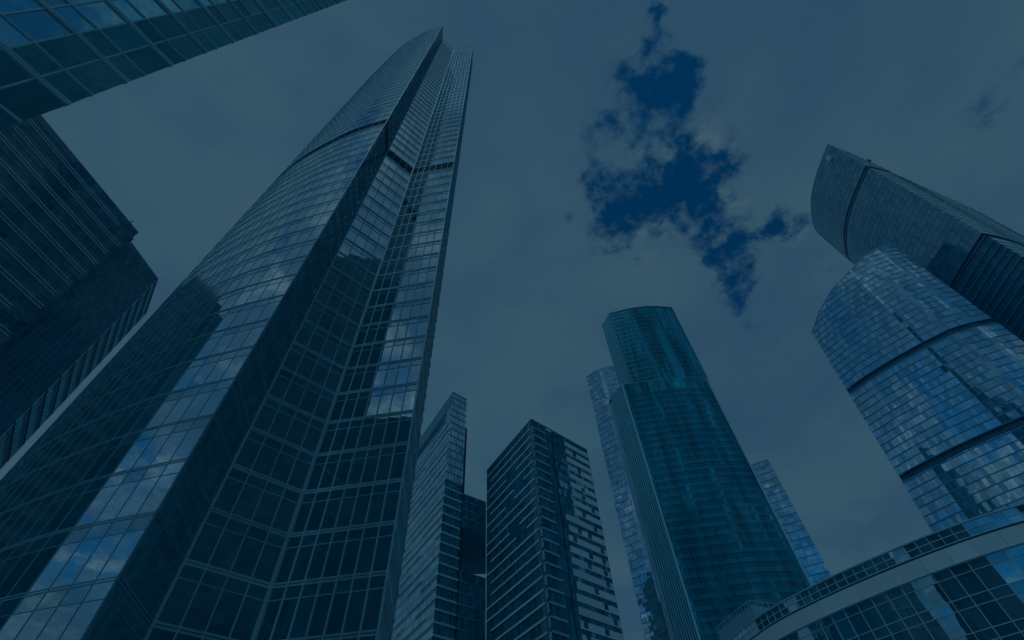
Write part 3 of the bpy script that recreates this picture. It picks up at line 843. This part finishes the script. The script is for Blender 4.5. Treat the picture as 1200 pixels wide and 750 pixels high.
# ------------------------------------------------------------------ 12. curved low building, bottom right
random.seed(81)
T = building('low_curved_building', 'low curved glass building with a pale stone band, bottom right corner', 'low building', (60, 75))
hp = smooth([(27.8, 103.0), (31.8, 88.7), (34.6, 79.4), (38.4, 72.4), (42.8, 66.3), (48.5, 59.8), (53.9, 55.2), (59.5, 52.2), (68, 49.5), (80, 49)], 5)
pH = Path(hp)
zH = 30.3
nH = round(pH.len / 1.36)
GH = ('metal_pale', 0.09, 0.07)
facade(T, pH, [28.75, 29.53, zH], 1.36, zH, [(0, 1, 'window_pane', 'glass_low', 0)], 0.12, GH, ('metal_pale', [(-0.04, 0.08)], 0.07), ncol=nH)
us = [i / 60 for i in range(61)]
r = bar_path(pH, us, 28.45, 28.75, -0.02, 0.6); T.add('shadow_gap', r[0], r[1], 'band_dark')
r = bar_path(pH, us, zH, zH + 0.12, 0.16, 0.6); T.add('roof_coping', r[0], r[1], 'metal_pale')
# stone band of individual panels
n2 = nH // 2
for i in range(n2):
    a0, a1 = (i + 0.005) / n2, (i + 0.995) / n2
    r = bar_path(pH, [a0, (a0 + a1) / 2, a1], 26.72, 28.42, 0.20 + random.uniform(-0.008, 0.008), 0.3)
    T.add('stone_panel', r[0], r[1], 'stone_pale')
r = bar_path(pH, us, 26.60, 26.70, 0.26, 0.4); T.add('drip_ledge', r[0], r[1], 'metal_pale')
zz = [26.6]
while zz[-1] > 3:
    zz += [zz[-1] - 1.0, zz[-1] - 3.1]
zz = sorted(zz)
facade(T, pH, zz, 1.36, 26.6, [(0, 1, 'window_pane', 'glass_low', 0)], 0.15, GH, ('metal_pale', [(-0.04, 0.08)], 0.07), ncol=round(pH.len / 1.9))
bkH = [(80, 49), (110, 60), (100, 110), (60, 128), (27.8, 103.0)]
facade(T, Path(bkH), levels(2, 4, 28), 4, 28, [(0, 1, 'window_pane', 'glass_low', 0)])
block(T, 'structural_core', 'core_dark', [p[:2] for p in hp] + bkH[1:4], 0, zH - 0.3, None, 0.6)
k0, k1, k2 = pol(18.6, 109), pol(22.51, 99.6), pol(25.5, 105.5)
KD = Collector(); MS = Collector()
block(MS, 'rooftop_screen', 'panel_mid', [k0, k1, k2, pol(24, 118)], zH - 0.5, 36.2)
for i in range(14):
    for (a, b) in ((k0, k1), (k1, k2)):
        if i == 0 and a is k1: continue
        if a is k1 and i > 6: continue
        t = i / (13.0 if a is k0 else 6.0)
        post(KD, (lerp(a[0], b[0], t), lerp(a[1], b[1], t)), 36.2, 37.0, 0.07, 'metal_pale', 'railing_post')
for (a, b) in ((k0, k1), (k1, k2)):
    r = bar_path(Path([a, b]), [0, 1], 36.95, 37.03, 0.04, 0.04); KD.add('handrail', r[0], r[1], 'metal_pale')
T.add_tree('rooftop_screen', MS.items[0][1], MS.items[0][2], 'panel_mid', KD.items)

# ------------------------------------------------------------------ 13-. unseen plain towers, added so the glass has dark shapes to mirror
def back_tower(label, ring, H, seed, lv=4.0):
    global T
    random.seed(seed)
    cx = sum(p[0] for p in ring) / len(ring); cy = sum(p[1] for p in ring) / len(ring)
    T = building('added_tower', label, 'office tower', (cx, cy))
    fl = levels(2, lv, H)
    for i in range(len(ring)):
        p = Path([ring[i], ring[(i + 1) % len(ring)]])
        facade(T, p, fl, 3.0, H, [(0, 0.65, 'window_pane', 'glass_back', 0), (0.65, 1, 'spandrel_panel', 'glass_back', 0.02)], 0.3)
    block(T, 'structural_core', 'core_dark', ring, 0, H - 0.1, None, 0.4)
back_tower('broad dark tower added behind the viewpoint, mirrored in the recess of the tallest tower', [(80, -4), (68, -62), (104, -66), (112, -6)], 236, 91)
back_tower('slender dark tower added behind the viewpoint, mirrored low in the close curtain wall', [(40, -56), (38, -84), (62, -90), (66, -65)], 420, 92)
back_tower('short added block behind the viewpoint, mirrored low in the right face of the tallest tower', [(-68, -12), (-76, -50), (-36, -60), (-27, -25)], 88, 93)
back_tower('dark block added unseen behind the tallest tower, mirrored in the low curved building', [(-74, 92), (-34, 106), (-42, 132), (-82, 118)], 105, 94)

bvh = BVHTree.FromPolygons(ALL_PANES_V, ALL_PANES_F)
for b in BUILDINGS: b.finish(bvh)

# ------------------------------------------------------------------ ground
def sheet(name, pts, z, mat):
    o = mesh_obj(name, [(x, y, z) for x, y in pts], [tuple(range(len(pts)))], mat)
    o['kind'] = 'structure'; return o
R_ = 6000
sheet('ground', [(-R_, -R_), (R_, -R_), (R_, R_), (-R_, R_)], -0.05, 'asphalt')
sheet('pavement', [(-70, -14), (26, -60), (30, 60), (-10, 150), (-70, 120)], 0.06, 'paving')
